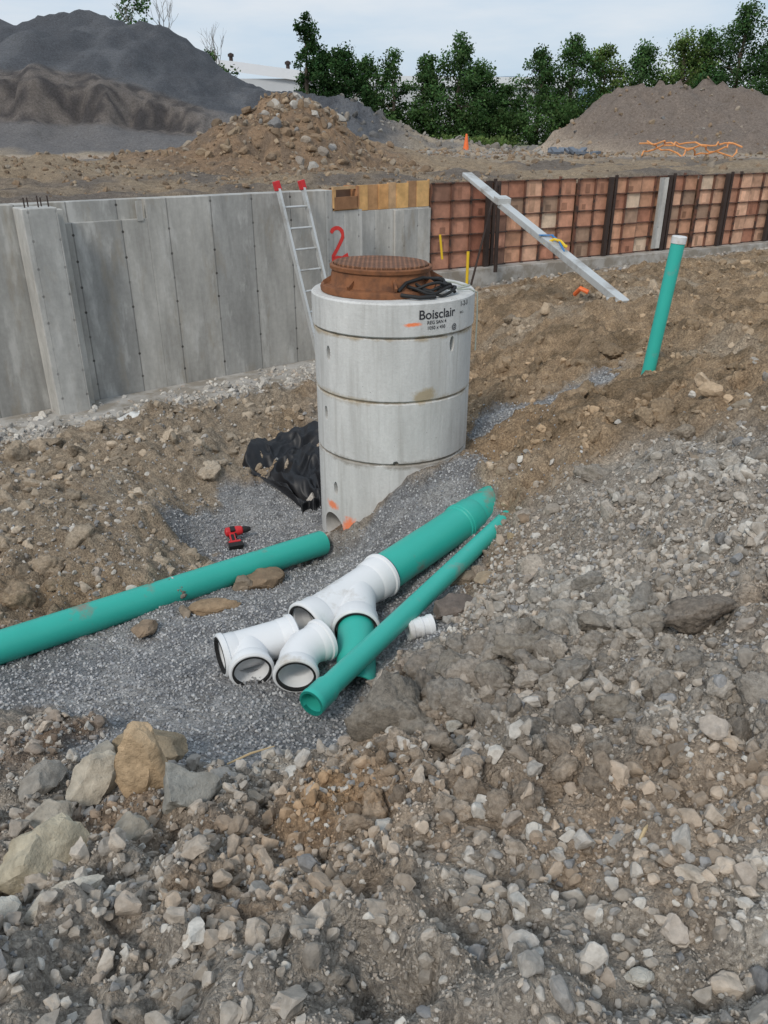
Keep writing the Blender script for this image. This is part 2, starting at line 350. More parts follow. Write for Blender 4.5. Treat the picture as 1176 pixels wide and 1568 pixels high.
P.append(scat(6000,(.6,9),(4.6,15),(.012,.045),None,V1,patch(-.3,.5,212),2.5))
P.append(scat(800,(.6,9),(4.6,14),(.04,.11),None,V3,patch(-.2,.6,213),2.8,.1))
P.append(scat(1200,(1,10),(11,18),(.02,.06),GREY,V1,lambda x,y:ss(-1.8,-.7,y-np.interp(x,WX,WY)),1.5))
merge('dirt_slope_stones',P,SM)
P=[]
P.append(scat(9000,(-5.5,-.4),(4.0,9.5),(.008,.03),GREY*.95,V1,patch(-.3,.6,221),2.5))
P.append(scat(1500,(-5.5,-.4),(4.0,9.5),(.03,.08),None,V3,patch(-.4,.5,222),2.8,.15))
P.append(scat(220,(-5.5,-.6),(4.4,9.5),(.025,.065),GREY*1.15,V3,patch(-.4,.5,223),2.,.3))
P.append(scat(6500,(-6,-.2),(7,12),(.012,.04),GREY*1.1,V1,lambda x,y:ss(-1.9,-1.2,y-np.interp(x,WX,WY)),2.))
P.append(scat(500,(-6,-.2),(7,12),(.03,.08),None,V3,lambda x,y:ss(-1.9,-1.2,y-np.interp(x,WX,WY)),2.))
merge('rubble',P,SM)
def farst(n,cx,cy,rx,ry,sr,P0,pw=3):
    x=rng.normal(cx,rx,n);y=rng.normal(cy,ry,n);k=(y>np.interp(x,WX,WY)+1.3)&(np.abs(x)<.6*y+2)&~((x<-3)&(y>36));x=x[k];y=y[k]
    s=sr[0]+(sr[1]-sr[0])*rng.uniform(size=len(x))**pw
    return stones(x,y,s,pal(P0,len(x)),V1,.1)
P=[farst(1500,-2.3,21.2,1.7,1.5,(.02,.16),BRN,5),farst(26,-1.9,20.6,.7,.8,(.08,.20),GREY*.8,2),farst(2000,-4,17,4,2,(.02,.08),BRN),
   farst(1300,3,38,8,5,(.04,.18),BRN),farst(260,4,40,5,4,(.06,.22),GREY*.65),farst(250,3,55,6,3,(.1,.35),GREY*.55),farst(900,12,30,10,6,(.03,.12),BRN)]
merge('rubble_on_piles',P,SM)
RM=attrmat('rock',.9,16,.9,.014,.4)
def rock(x,y,r,c,sc=(1,1,1),rot=0,vi=None,dz=0,src=None):
    V,Fc=(src or V2)[vi if vi is not None else random.randrange(10)]
    V=V*np.array(sc)*r; ca,sa=math.cos(rot),math.sin(rot)
    V=V@np.array([[ca,-sa,0],[sa,ca,0],[0,0,1]]).T
    V=np.array([v*(1+.04*mnoise.noise(Vector(v)*(5/r))+.03*mnoise.noise(Vector(v)*(12/r))) for v in V])
    z=float(G(np.array([x]),np.array([y]),False)[0])+r*sc[2]*.35+dz
    ob=bulkmesh('rock',V,Fc,np.repeat(np.array([c]),len(V),0),RM if src is None else CM,True); ob.location=(x,y,z)
    if src is None: ob.data.set_sharp_from_angle(angle=rad(28))
br=(.25,.20,.15);gy=(.33,.31,.28);lg=(.46,.44,.39)
for a in [(-.97,2.50,.155,(.30,.24,.165),(1,.8,.8),.3,0,.05),(-.87,2.12,.155,(.50,.37,.235),(.65,.6,1.25),.5,1,.06),(-.66,1.92,.13,(.29,.28,.25),(1,1,1),.2,2,.06),(-1.06,2.14,.11,(.48,.425,.34),(.9,.8,1.25),1.1,3,.05),
 (-.97,1.57,.15,(.45,.40,.30),(.85,.9,1.25),.4,4,.05),(-.82,1.38,.085,(.54,.49,.41),(1.2,.8,.9),.9,5,.04),(-.68,1.36,.06,gy,(1,1,.9),2,6,.03),(-1.14,2.4,.09,(.32,.29,.24),(1,1,.9),2,5,.04),(-1.32,2.25,.10,(.30,.275,.24),(1,1,.9),1,4,.04),(-.98,1.32,.06,lg,(1,1,.8),1,3,.03),(-.8,1.75,.08,(.32,.29,.24),(1,1,.9),1,9,.03),
 (-.62,2.16,.07,gy,(1,1,.9),1,8,.02),(-.48,1.98,.06,(.36,.31,.25),(1,1,.9),1,0,.03),(-1.15,1.95,.08,(.37,.33,.27),(1,1,.9),3,7,.04),
 (.39,3.78,.16,(.17,.14,.12),(1,.8,.8),.6,8),(.71,1.22,.038,(.46,.40,.33),(1.3,.8,.6),-.3,0),(-.10,1.19,.036,(.52,.46,.36),(.8,.8,1.3),.8,1,.01),
 (.26,1.05,.024,lg,(1,1,1),.2,2),(-.205,1.0,.03,(.42,.33,.26),(1.3,.8,.6),.2,3),(.33,.98,.035,gy,(1.2,.9,.9),1,5),
 (-1.17,4.4,.16,(.31,.22,.14),(1.2,.7,.45),.4,6),(-1.5,4.05,.11,(.27,.20,.14),(1,.8,.8),1.4,7,.03),(-.9,4.85,.16,(.25,.18,.12),(1.2,.8,.8),.8,8),(-1.02,4.78,.09,br,(1,1,.8),.8,1),(-.8,4.9,.08,br,(1,1,.8),1.8,2),(-1.3,4.3,.08,br,(1,.8,.8),1.8,4),
 (.18,2.2,.04,lg,(1,1,1),.3,9,.02),(.26,2.28,.035,lg,(1,.8,1),.9,0,.02),(1.01,2.8,.055,(.46,.42,.35),(.9,.9,1.1),.9,1,.03),(1.3,3.3,.06,(.27,.24,.20),(1,1,.8),.2,2),
 (.9,3.3,.05,(.38,.34,.29),(1.2,.9,.7),2.2,5),(.5,4.25,.10,(.25,.20,.15),(1,.9,.7),.7,6),(.62,4.1,.07,(.34,.27,.19),(1,.9,.7),.7,3),(.95,4.6,.09,(.27,.20,.14),(1,.9,.7),.7,7),(.82,4.4,.06,(.38,.29,.18),(1,.9,.8),.2,2),
 (-.45,1.6,.045,gy,(1,1,.8),.2,8),(-.3,1.75,.04,gy,(1,1,.8),1.2,9),(-1.25,2.05,.08,lg,(1.2,.8,.7),.2,5),(-1.2,1.75,.06,br,(1,.8,.8),.2,6),(-.9,1.8,.05,gy,(1,.8,.8),1.2,7),
 (.45,1.5,.035,lg,(1,.9,.8),.4,4),(.6,1.4,.03,gy,(1,.9,.8),.4,3),(.85,1.75,.04,gy,(1,.9,.8),1.4,2),(.2,1.5,.03,(.3,.27,.23),(1,.9,.9),1.4,1),(.1,1.15,.026,gy,(1,.9,.9),2.4,0),(.52,1.02,.03,lg,(1,.9,.8),.4,6),
 (-3.03,8.83,.13,(.66,.66,.64),(1,.8,.8),.3,3),(-2.9,8.95,.10,(.6,.6,.58),(1,.8,.8),1.3,4),(-3.9,6.6,.12,gy,(1,.8,.8),1.3,5),(-4.3,7.3,.16,lg,(1.2,.8,.6),.3,6),(-3.6,6.0,.12,(.3,.29,.28),(1.2,.8,.6),.3,1),
 (2.9,5.6,.05,lg,(1,.8,.8),1.3,5),(1.9,4.4,.09,(.30,.24,.18),(1,.8,.8),1.3,8),(1.3,4.9,.09,(.30,.23,.15),(1,.8,.8),.3,9),(1.45,5.0,.08,(.34,.27,.19),(1,.8,.8),1.3,0),(2.4,5.0,.08,(.30,.25,.19),(1,.8,.8),2.3,0)]:
    rock(a[0],a[1],a[2],a[3],a[4],a[5],a[6],a[7] if len(a)>7 else 0)
sc_=(.30,.265,.22)
for a in [(.0,2.41,.16,(.27,.24,.20),(.8,1,1.2),.4,7),(.12,2.36,.10,sc_,(1,1,1),1.4,0),(1.16,2.43,.11,(.26,.22,.18),(1,1,.9),.2,9),(.73,1.99,.07,sc_,(1.1,1,.9),.2,4),(.55,2.6,.08,sc_,(1.3,.9,.7),.2,3),(.62,2.9,.08,sc_,(1.2,.9,.7),1.2,4),(.42,2.45,.07,sc_,(1,1,.8),1.2,5),
  (.3,2.7,.09,sc_,(1,1,.8),2.2,6),(.85,2.65,.07,sc_,(1,1,.8),2.9,1)]:
    rock(a[0],a[1],a[2],a[3],a[4],a[5],a[6],.05,V4)
# ------------------------------------------------------------ materials
GREEN=simple('green_pvc',(.035,.42,.34),.4,.08,5,.05,0,(.24,.20,.155),(.59,.70),.4)
GREEN2=simple('green_pvc_clean',(.04,.45,.37),.4,.08,5,.05,0,(.25,.3,.26),(.62,.76),.4)
WHITE=simple('white_pvc',(.74,.75,.755),.4,.05,6,.04,0,(.45,.41,.35),(.56,.74),.35)
RUBBER=simple('black_rubber',(.02,.02,.02),.6)
RUST=simple('rusty_cast_iron',(.23,.095,.042),.8,.35,14,.5,0,(.12,.055,.03),(.45,.65))
STEEL=simple('rusty_form_steel',(.17,.085,.06),.8,.4,6,.3,0,(.06,.045,.04),(.5,.6))
DSTEEL=simple('dark_form_steel',(.05,.035,.03),.8,.4,6,.3)
ALU=simple('aluminium',(.58,.59,.58),.5,.1,4,.1,.35,(.35,.33,.30),(.52,.68))
RED=simple('red_plastic',(.55,.03,.035),.4)
YEL=simple('yellow_paint',(.75,.50,.03),.5)
BLUEM=simple('blue_strap',(.05,.20,.45),.6)
ORANGE=simple('orange_plastic',(.85,.18,.05),.5)
PAINTR=simple('red_spray_paint',(.75,.06,.05),.7,.2,20)
BLACKT=simple('black_tarp',(.010,.010,.012),.5,.3,5,.2,0,None,(.5,.6),.45)
SHEEN=attrmat('plywood',.8,5,.2,.004,.35)
def wallmat(name,base,pw=.61,seam=.5,off=0.0,hk=.75):
    t=NT(name); o=t.obj(); sp=t.n('SeparateXYZ',{0:o}); x=t.math('ADD',sp.outputs[0],off);z=sp.outputs[2]
    q=t.math('DIVIDE',x,pw); fl=t.math('FLOOR',q); fr=t.math('SUBTRACT',q,fl)
    wn=t.n('TexWhiteNoise',{'W':fl},noise_dimensions='1D').outputs[0]
    edge=t.math('ABSOLUTE',t.math('SUBTRACT',fr,.5)); sm=t.ramp(edge,.482,.495)
    mp=t.n('Mapping',{'Vector':o,'Scale':(1.6,1,.45)}).outputs[0]
    st=t.ramp(t.noise(mp,1.6,7,.66),.3,.7); fi=t.noise(o,14,6,.7)
    b=base; col=t.mix(st,tuple(v*.66 for v in b),tuple(v*1.25 for v in b))
    col=t.mix(1.,col,t.mix(wn,(.88,.89,.90),(1.10,1.09,1.07)),'MULTIPLY')
    col=t.mix(1.,col,t.mix(fi,(.76,.76,.76),(1.24,1.24,1.24)),'MULTIPLY')
    sk=t.n('Mapping',{'Vector':o,'Scale':(9,1,.35)}).outputs[0]
    sf=t.ramp(t.noise(sk,1.5,5,.6),.53,.72); col=t.mix(t.math('MULTIPLY',sf,.4),col,tuple(v*.55 for v in b))
    pale=t.ramp(t.noise(mp,3.1,6,.65),.54,.64); col=t.mix(t.math('MULTIPLY',pale,.5),col,(.60,.59,.56))
    brn=t.ramp(t.noise(mp,2.3,7,.65),.54,.68); col=t.mix(t.math('MULTIPLY',brn,.5),col,(.30,.25,.18))
    col=t.mix(t.math('MULTIPLY',sm,seam),col,tuple(v*.4 for v in b))
    zz=t.math('DIVIDE',z,.305); zf=t.math('ABSOLUTE',t.math('SUBTRACT',t.math('FRACT',zz),.5))
    xe=t.math('MULTIPLY',t.math('SUBTRACT',.5,edge),pw); ze=t.math('MULTIPLY',zf,.305)
    dd=t.math('SQRT',t.math('ADD',t.math('MULTIPLY',xe,xe),t.math('MULTIPLY',ze,ze)))
    hole=t.math('MULTIPLY',t.math('SUBTRACT',1.,t.ramp(dd,.012,.020)),t.ramp(t.noise(o,3,2),.35,.55)); col=t.mix(t.math('MULTIPLY',hole,hk),col,(.05,.045,.04))
    h=t.math('SUBTRACT',t.math('MULTIPLY',fi,.5),t.math('ADD',sm,hole))
    return t.done(col,.85,h,.5,.006,0,.25)
CW=wallmat('cast_concrete',(.395,.385,.36),seam=.7,hk=.9)
CP2=wallmat('cast_concrete_light',(.50,.49,.46),.3,.3,.25,.45)
FT=simple('footing_concrete',(.42,.40,.37),.9,.25,5,.5,0,(.27,.24,.20),(.42,.58))
# ------------------------------------------------------------ foundation wall
e=empty('foundation_wall')
P0=(-4.2,9.44);P1=(-.85,12.05);U=Vector((P1[0]-P0[0],P1[1]-P0[1],0));L=U.length
M=frameM(P0,P1)
m=MB(); m.box(-6,0.3,.0,.3,-3.3,-.70); m.box(.3,1.55,.11,.3,-3.3,-.70); m.box(.3,1.55,0,.11,-3.3,-.93)
m.box(1.55,L,0,.3,-3.3,-.70)
m.done('long_wall',CW,e,M,.006)
m=MB(); m.box(-.02,.37,-.36,-.002,-3.3,-.72); m.done('pilaster',CP2,e,M,.012)
m=MB(); m.box(.371,.50,-.12,-.002,-3.3,-.76); m.done('pilaster_return',CP2,e,M,.006)
m=MB()
for x,y in ((.06,-.22),(.13,-.10),(.2,-.25),(.27,-.12),(.32,-.22)):
    m.tube([(x,y,-.8),(x,y,-.60+random.uniform(-.03,.02))],.008,6)
m.done('rebar',DSTEEL,e,M)
m=MB(); m.box(1.42,1.5,-.012,-.002,-.95,-.72); m.done('notch_trim',CP2,e,M)
M2=frameM(P1,(-.33,12.55)); L2=math.hypot(.52,.5)
m=MB(); m.box(0.004,.14,0,.3,-3.3,-.70); m.box(.14,L2,0,.3,-3.3,-.99); m.done('stub_wall',CP2,e,M2,.006)
m=MB(); m.box(.16,L2-.1,-.02,.02,-.97,-.80,(.32,.17,.09)); m.box(.16,L2-.06,.0,.28,-.985,-.955,(.45,.28,.14)); m.box(.14,.19,-.02,.28,-.95,-.70,(.55,.33,.15)); m.box(L2-.12,L2-.07,-.02,.28,-.95,-.66,(.40,.2,.1)); m.box(.19,L2-.12,.12,.14,-.95,-.68,(.16,.1,.07));m.box(.16,L2-.07,.0,.04,-.70,-.66,(.5,.33,.18))
m.done('wood_form_box',SHEEN,e,M2)
M3=frameM((-.42,13.3),(.78,14.28)); L3=math.hypot(1.2,.98)
m=MB(); m.box(0,L3,0,.3,-3.2,-1.08); m.box(.75,L3,-.04,-.002,-3.2,-1.1); m.done('recessed_wall',CP2,e,M3,.006)
m=MB(); x=0
for k in range(8):
    w=random.uniform(.16,.28); c=[(.64,.38,.16),(.48,.27,.13),(.66,.36,.15),(.56,.36,.20),(.70,.42,.17),(.40,.23,.12),(.68,.42,.18),(.6,.34,.15)][k]
    m.box(x+.004,min(x+w,L3),.01*(k%2),.04+.01*(k%2),-1.075,-.68+random.uniform(-.02,.03),c); x+=w
    if x>L3: break
m.box(0,L3,.06,.08,-1.07,-.72,(.12,.09,.07)); m.done('form_boards',SHEEN,e,M3)
def ribbon(pts,w,Mx,name,mat,parent,y=-.004):
    mb=MB(); pts=[Vector((p[0],0,p[1])) for p in pts]; vs=[]
    for i,p in enumerate(pts):
        d=(pts[min(i+1,len(pts)-1)]-pts[max(i-1,0)]).normalized(); nn=Vector((-d.z,0,d.x)); ww=w*random.uniform(.8,1.15)/2
        vs+=[p+nn*ww+Vector((0,y,0)),p-nn*ww+Vector((0,y,0))]
    mb._add(vs,[(2*i,2*i+1,2*i+3,2*i+2) for i in range(len(pts)-1)]); return mb.done(name,mat,parent,Mx)
p2=[(.20+.12*math.cos(a),-1.33+.11*math.sin(a)) for a in np.linspace(2.7,-.6,10)]+[(.22,-1.50),(.12,-1.62),(.10,-1.66),(.2,-1.64),(.30,-1.66),(.42,-1.62)]
ribbon(p2,.065,M2,'sprayed_number',PAINTR,e)
m=MB(); m.box(-6,L+.3,-.80,-.003,-3.4,-3.10); m.done('wall_footing',FT,e,M,.01)
# ------------------------------------------------------------ formwork
e=empty('concrete_formwork'); A0=(.80,14.3);A1=(8.4,18.5); MF=frameM(A0,A1); LF=11.5
ply=MB();st=MB();cc=MB();dsm=MB()
cw=.41;ncol=int(LF/cw);rows=5;zb=-2.14;zt=-.72;rh=(zt-zb)/rows
posts={3,10,14,18,22,26}
for i in range(ncol):
    x0=i*cw; jog=.06 if (i//4)%2 else 0
    cb=random.choice([(.60,.33,.21),(.66,.40,.27),(.56,.29,.19)])
    for r in range(rows):
        k_=random.uniform(.75,1.12); c=tuple(v*k_ for v in cb)
        if random.random()<.2: c=random.choice([(.68,.52,.38),(.42,.20,.13),(.36,.24,.17)])
        if i<4: c=(c[0]*.72,c[1]*.6,c[2]*.6)
        ply.box(x0+.01,x0+cw-.01,jog,.02+jog,zb+r*rh+.006,zb+(r+1)*rh-.006,c)
        if random.random()<.4:
            xa=x0+random.uniform(.05,.2); q_=random.choice([.6,.75,1.25]); ply.box(xa,xa+random.uniform(.08,.15),jog-.004,jog-.001,zb+r*rh+.03,zb+r*rh+rh*random.uniform(.4,.85),tuple(v*q_ for v in c))
    zt2=zt+random.choice([0,0,.0,.05])
    st.box(x0-.009,x0+.009,jog-.05,jog+.02,zb,zt2)
    for r in range(rows+1):
        st.box(x0+.010,x0+cw-.010,jog-.035,jog-.006,zb+r*rh-.009,zb+r*rh+.009)
        dsm.box(x0-.03,x0+.03,jog-.075,jog-.052,zb+r*rh-.012,zb+r*rh+.012)
    if i in posts:
        dsm.box(x0-.12,x0-.035,jog-.12,jog-.052,zb,zt+.02); dsm.box(x0+.035,x0+.09,jog-.09,jog-.052,zb,zt+.05)
cc.box(13*cw+.02,13*cw+.24,-.08,-.052,zb+.05,zt-.02)
ply.done('plywood_panels',SHEEN,e,MF);st.done('steel_frames',STEEL,e,MF);dsm.done('waler_posts',DSTEEL,e,MF);cc.done('filler_plate',CP2,e,MF)
m=MB(); m.box(-1,LF,-.28,.5,-2.9,-2.15); m.done('strip_footing',FT,e,MF,.01)
m=MB(); m.box(-.2,LF,.12,.4,-2.15,-.8,(.2,.12,.08)); m.done('back_form',SHEEN,e,MF)
# ------------------------------------------------------------ brace
e=empty('formwork_brace'); a=Vector((1.36,13.9,-.56));b=Vector((2.87,9.42,-1.80)); mid=a.lerp(b,.28)
m=MB(); m.beam(a,mid,.17,.06); m.beam(mid-Vector((0,0,.02)),b,.13,.09); m.beam(mid+Vector((-.02,.1,.05)),mid+Vector((.03,-.12,.02)),.20,.10)
m.done('plank',ALU,e,None,.008)
m=MB(); m.beam(b+Vector((-.12,.22,.02)),b+Vector((.10,-.28,-.06)),.14,.05); m.box(2.8,3.05,9.2,9.45,-1.93,-1.90); m.beam(b+Vector((-.05,.3,.04)),b+Vector((-.1,.1,-.1)),.05,.05); m.done('foot',ALU,e,None,.006)
m=MB(); m.tube([(2.78,9.4,-1.80),(2.9,9.2,-1.84),(3.05,9.15,-1.84),(3.1,9.3,-1.82)],.02);
q=a.lerp(b,.62); m.tube([q+Vector((-.09,.1,.0)),q+Vector((.02,0,.07)),q+Vector((.10,-.05,.05)),q+Vector((.13,-.25,0)),q+Vector((.10,-.4,.03))],.018)
m.tube([(1.42,13.72,-1.75),(1.42,13.7,-2.3)],.025); m.tube([(.95,13.9,-1.5),(1.0,13.9,-1.9)],.02)
m.done('yellow_strap',YEL,e)
m=MB(); q=a.lerp(b,.58); m.beam(q+Vector((-.10,0,.055)),q+Vector((.10,0,.055)),.05,.012,up=(0,0,1)); m.tube([q+Vector((.08,0,.05)),q+Vector((.14,-.2,.0)),q+Vector((.16,-.5,-.1))],.012)
m.done('blue_strap',BLUEM,e)
m=MB(); m.tube([(1.95,14.5,-.7),(1.50,13.75,-2.3)],.02); m.tube([(2.0,14.6,-.7),(2.0,14.45,-2.2)],.035); m.done('steel_prop',DSTEEL,e)
m=MB(); m.tube([(2.50,10.4,-1.86),(2.53,10.25,-1.76),(2.62,10.2,-1.80)],.03,8); m.done('orange_clamp',ORANGE)
# ------------------------------------------------------------ ladder
e=empty('ladder'); tl=Vector((-1.43,11.30,-.60));tr=Vector((-1.12,11.56,-.60));bl=Vector((-.86,10.7,-3.05));brr=Vector((-.55,10.96,-3.05))
m=MB(); m.beam(tl,bl,.035,.08,up=(-.6,.8,0)); m.beam(tr,brr,.035,.08,up=(-.6,.8,0))
for k in range(1,9): f=k/9.2; m.tube([tl.lerp(bl,f),tr.lerp(brr,f)],.016,8)
m.done('rails_and_rungs',ALU,e)
m=MB()
for p in (tl,tr): m.beam(p+Vector((-.02,0,.06)),p+Vector((.01,0,-.06)),.07,.10,up=(-.6,.8,0))
m.done('end_caps',RED,e,None,.01)
# ------------------------------------------------------------ manhole
e=empty('concrete_manhole'); cx,cy=.07,6.13
def sec(z0,z1,r): return [(r-.012,z0),(r,z0+.012),(r,z1-.012),(r-.012,z1)]
prof=[]
for z0,z1,r in ((-3.4,-2.276,.612),(-2.27,-1.782,.614),(-1.776,-1.302,.616),(-1.296,-1.05,.628)): prof+=sec(z0,z1,r)
m=MB(); m.lathe((cx,cy,0),(0,0,1),[(r,z) for r,z in prof],128,False,True,True)
t=NT('precast_concrete'); o=t.obj()
sp=t.n('SeparateXYZ',{0:o})
mp=t.n('Mapping',{'Vector':o,'Scale':(2.5,2.5,.5)}).outputs[0]
col=t.mix(t.ramp(t.noise(mp,2.2,7,.66),.3,.7),(.49,.485,.465),(.70,.695,.67))
sk=t.n('Mapping',{'Vector':o,'Scale':(9,9,.5)}).outputs[0]
col=t.mix(t.math('MULTIPLY',t.ramp(t.noise(sk,2,5,.6),.50,.70),.55),col,(.40,.385,.355))
col=t.mix(t.math('MULTIPLY',t.ramp(t.noise(o,45,5,.7),.35,.75),.35),col,(.42,.41,.39))
pits=t.n('TexVoronoi',{'Vector':o,'Scale':22.}).outputs['Distance']; pk=t.math('MULTIPLY',t.math('SUBTRACT',1.,t.ramp(pits,.05,.09)),t.ramp(t.noise(o,4,2),.5,.6)); col=t.mix(t.math('MULTIPLY',pk,.8),col,(.16,.15,.14))
def band(z0,w,c,amt,ns,sh=0.):
    global col
    dz=t.math('ABSOLUTE',t.math('SUBTRACT',sp.outputs[2],z0)); wv=t.math('MULTIPLY',t.math('SUBTRACT',t.noise(o,ns,7,.7),.45-sh),w*5)
    k=t.math('SUBTRACT',1.,t.ramp(t.math('SUBTRACT',dz,wv),-w*.3,w*.5)); col=t.mix(t.math('MULTIPLY',k,amt),col,c)
band(-1.31,.035,(.38,.30,.19),.75,4);band(-1.775,.04,(.37,.30,.20),.75,3);band(-2.28,.035,(.28,.25,.21),.75,5);band(-1.30,.008,(.20,.16,.11),.8,7,.1);band(-1.779,.008,(.20,.16,.11),.8,7,.1);band(-2.273,.008,(.18,.16,.13),.8,7,.1)
def blob(p,r,c,amt,sc=(1,1,1),ns=14):
    global col
    dv=t.n('VectorMath',{0:o,1:p},operation='SUBTRACT').outputs[0]; dv=t.n('VectorMath',{0:dv,1:sc},operation='MULTIPLY').outputs[0]
    ln=t.n('VectorMath',{0:dv},operation='LENGTH').outputs['Value']
    k=t.math('SUBTRACT',1.,t.ramp(t.math('ADD',ln,t.math('MULTIPLY',t.noise(o,ns,4,.7),r)),r*.9,r*1.25)); col=t.mix(t.math('MULTIPLY',k,amt),col,c)
OR=(.95,.22,.06)
blob((.20,5.51,-1.20),.10,OR,.9,(1,1,4.5),25)
blob((-.44,5.75,-2.72),.13,OR,.85,(1,1,2.2),25);blob((-.27,5.62,-2.86),.15,OR,.85,(1.4,1,1),25);blob((-.34,5.68,-2.93),.10,OR,.7,(2.6,1,1),30)
blob((.30,5.56,-1.73),.17,(.38,.30,.18),.85,(1,1,1.8),12)
MC=t.done(col,.85,t.math('ADD',t.noise(o,60,5,.7),t.noise(o,9,3)),.6,.005,0,.25)
barrel=m.done('barrel',MC,e,None,0,35)
cut=MB()
for dx,dy,z in ((-.486,-.377,-1.46),(.43,-.44,-1.375),(-.522,-.325,-1.945),(-.46,-.408,-2.555)):
    d=Vector((dx,dy,0)).normalized()
    cut.rings([(Vector((cx,cy,z))+d*.5,d,.024),(Vector((cx,cy,z))+d*.72,d,.026)],20,True,True)
zs=[-1.46,-1.375,-1.945,-2.555]
cut.v=[(v[0],v[1],zs[i//40]+(v[2]-zs[i//40])*2.3) for i,v in enumerate(cut.v)]
d=Vector((-.5,-.37,0)).normalized(); cut.rings([(Vector((cx,cy,-2.93))+d*.25,d,.135),(Vector((cx,cy,-2.93))+d*.75,d,.135)],32,True,True)
cut.rings([(Vector((cx+.02,cy,-2.26))+Vector((0,-1,0))*.58,Vector((0,-1,0)),.02),(Vector((cx+.02,cy,-2.26))+Vector((0,-1,0))*.7,Vector((0,-1,0)),.035)],7,True,True)
co=cut.done('cut',MC); md=barrel.modifiers.new('x','BOOLEAN');md.operation='DIFFERENCE';md.object=co;md.solver='EXACT'
dg=bpy.context.evaluated_depsgraph_get(); dg.update(); nm=bpy.data.meshes.new_from_object(barrel.evaluated_get(dg)); barrel.modifiers.clear(); barrel.data=nm
bpy.data.objects.remove(co)
nm.shade_smooth(); nm.set_sharp_from_angle(angle=rad(35))
INK=simple('black_stencil_ink',(.03,.03,.035),.8,.4,60)
def wraptext(s,size,ang,z,name):
    cu=bpy.data.curves.new('tmp','FONT');cu.body=s;cu.size=size;cu.offset=size*.012;ob=bpy.data.objects.new('tmp',cu);COL.objects.link(ob)
    dg=bpy.context.evaluated_depsgraph_get();dg.update();me=bpy.data.meshes.new_from_object(ob.evaluated_get(dg));bpy.data.objects.remove(ob)
    R=.6305
    for v in me.vertices:
        a_=ang+v.co.x/R; v.co=Vector((cx+R*math.sin(a_),cy-R*math.cos(a_),z+v.co.y))
    me.materials.clear();me.materials.append(INK);o2=bpy.data.objects.new(name,me);COL.objects.link(o2);o2.parent=e
wraptext('Boisclair',.092,rad(16),-1.165,'stencil_lettering')
wraptext('REG SAN 4',.034,rad(22),-1.203,'stencil_line');wraptext('1050 x 450',.034,rad(22),-1.240,'stencil_line_b')
wraptext('1-2-3',.05,rad(50),-1.11,'stencil_line_c');wraptext('BSCL',.022,rad(50),-1.16,'stencil_line_d');wraptext('@',.05,rad(42),-1.26,'stencil_mark')
fx,fy=-.005,6.10
m=MB(); m.lathe((fx,fy,0),(.02,.01,1),[(.30,-1.055),(.455,-1.055),(.46,-1.03),(.452,-1.01),(.40,-1.0),(.385,-.98),(.37,-.90),(.385,-.895),(.388,-.87),(.383,-.865),(.362,-.863),(.36,-.88),(.30,-.88)],96,True)
for k in range(8):
    t_=k*math.pi/4+.2; m.beam((fx+.36*math.cos(t_),fy+.36*math.sin(t_),-.95),(fx+.45*math.cos(t_),fy+.45*math.sin(t_),-1.0),.018,.06)
m.done('frame',RUST,e,None,0,35)
t=NT('cover_iron'); o=t.obj(); sp=t.n('SeparateXYZ',{0:o})
def wv(ax,ay): 
    s_=t.math('ADD',t.math('MULTIPLY',sp.outputs[0],ax),t.math('MULTIPLY',sp.outputs[1],ay)); return t.math('SINE',s_)
pat=t.math('MULTIPLY',wv(90,90),wv(90,-90)); pt=t.ramp(pat,-.15,.3)
nz=t.noise(o,7,6,.6); c1=t.mix(t.ramp(nz,.35,.65),(.19,.085,.042),(.34,.16,.085)); colc=t.mix(pt,t.mix(1.,c1,(.5,.5,.5),'MULTIPLY'),c1)
CI=t.done(colc,.75,pt,.9,.01,0,.3)
m=MB(); m.lathe((fx,fy,0),(.02,.01,1),[(.356,-.885),(.357,-.853),(.352,-.848)],96,False,True,True); m.done('cover',CI,e,None,0,35)
m=MB()
def coil(c0,r,z,n,seedv,turns=1.0,dz=.014):
    return [Vector((c0[0]+r*(1+.16*math.sin(3*a_+seedv))*math.cos(a_),c0[1]+r*.8*(1+.12*math.cos(2*a_+seedv))*math.sin(a_),z+dz*math.sin(3*a_+seedv)+.02)) for a_ in np.linspace(0,2*math.pi*turns,n)]
for k,(r,sd,ox,oy) in enumerate(((.17,1,.33,5.84),(.15,2.4,.31,5.82),(.13,4,.36,5.86),(.16,5,.30,5.84))): m.tube(coil((ox,oy),r,-1.035+.016*k,44,sd,1,.02),.011,8)
m.tube([(.10,5.68,-1.0),(.16,5.75,-.95),(.28,5.85,-.93),(.40,5.92,-.95),(.50,5.93,-1.0),(.52,5.85,-1.03)],.013,8)
m.tube([(.12,5.66,-1.02),(.25,5.62,-1.03),(.37,5.66,-1.03)],.014,8)
m.done('cable_coil',RUBBER,e,None,0,60)
m=MB(); m.tube(coil((.50,6.1),.14,-1.045,40,3,1.1,.006),.007,8); m.tube([(.55,5.95,-1.03),(.64,5.98,-1.03),(.705,6.0,-1.06),(.712,6.0,-1.25),(.71,6.0,-1.5)],.006,8); m.done('rope',simple('rope',(.35,.38,.33),.8),e)
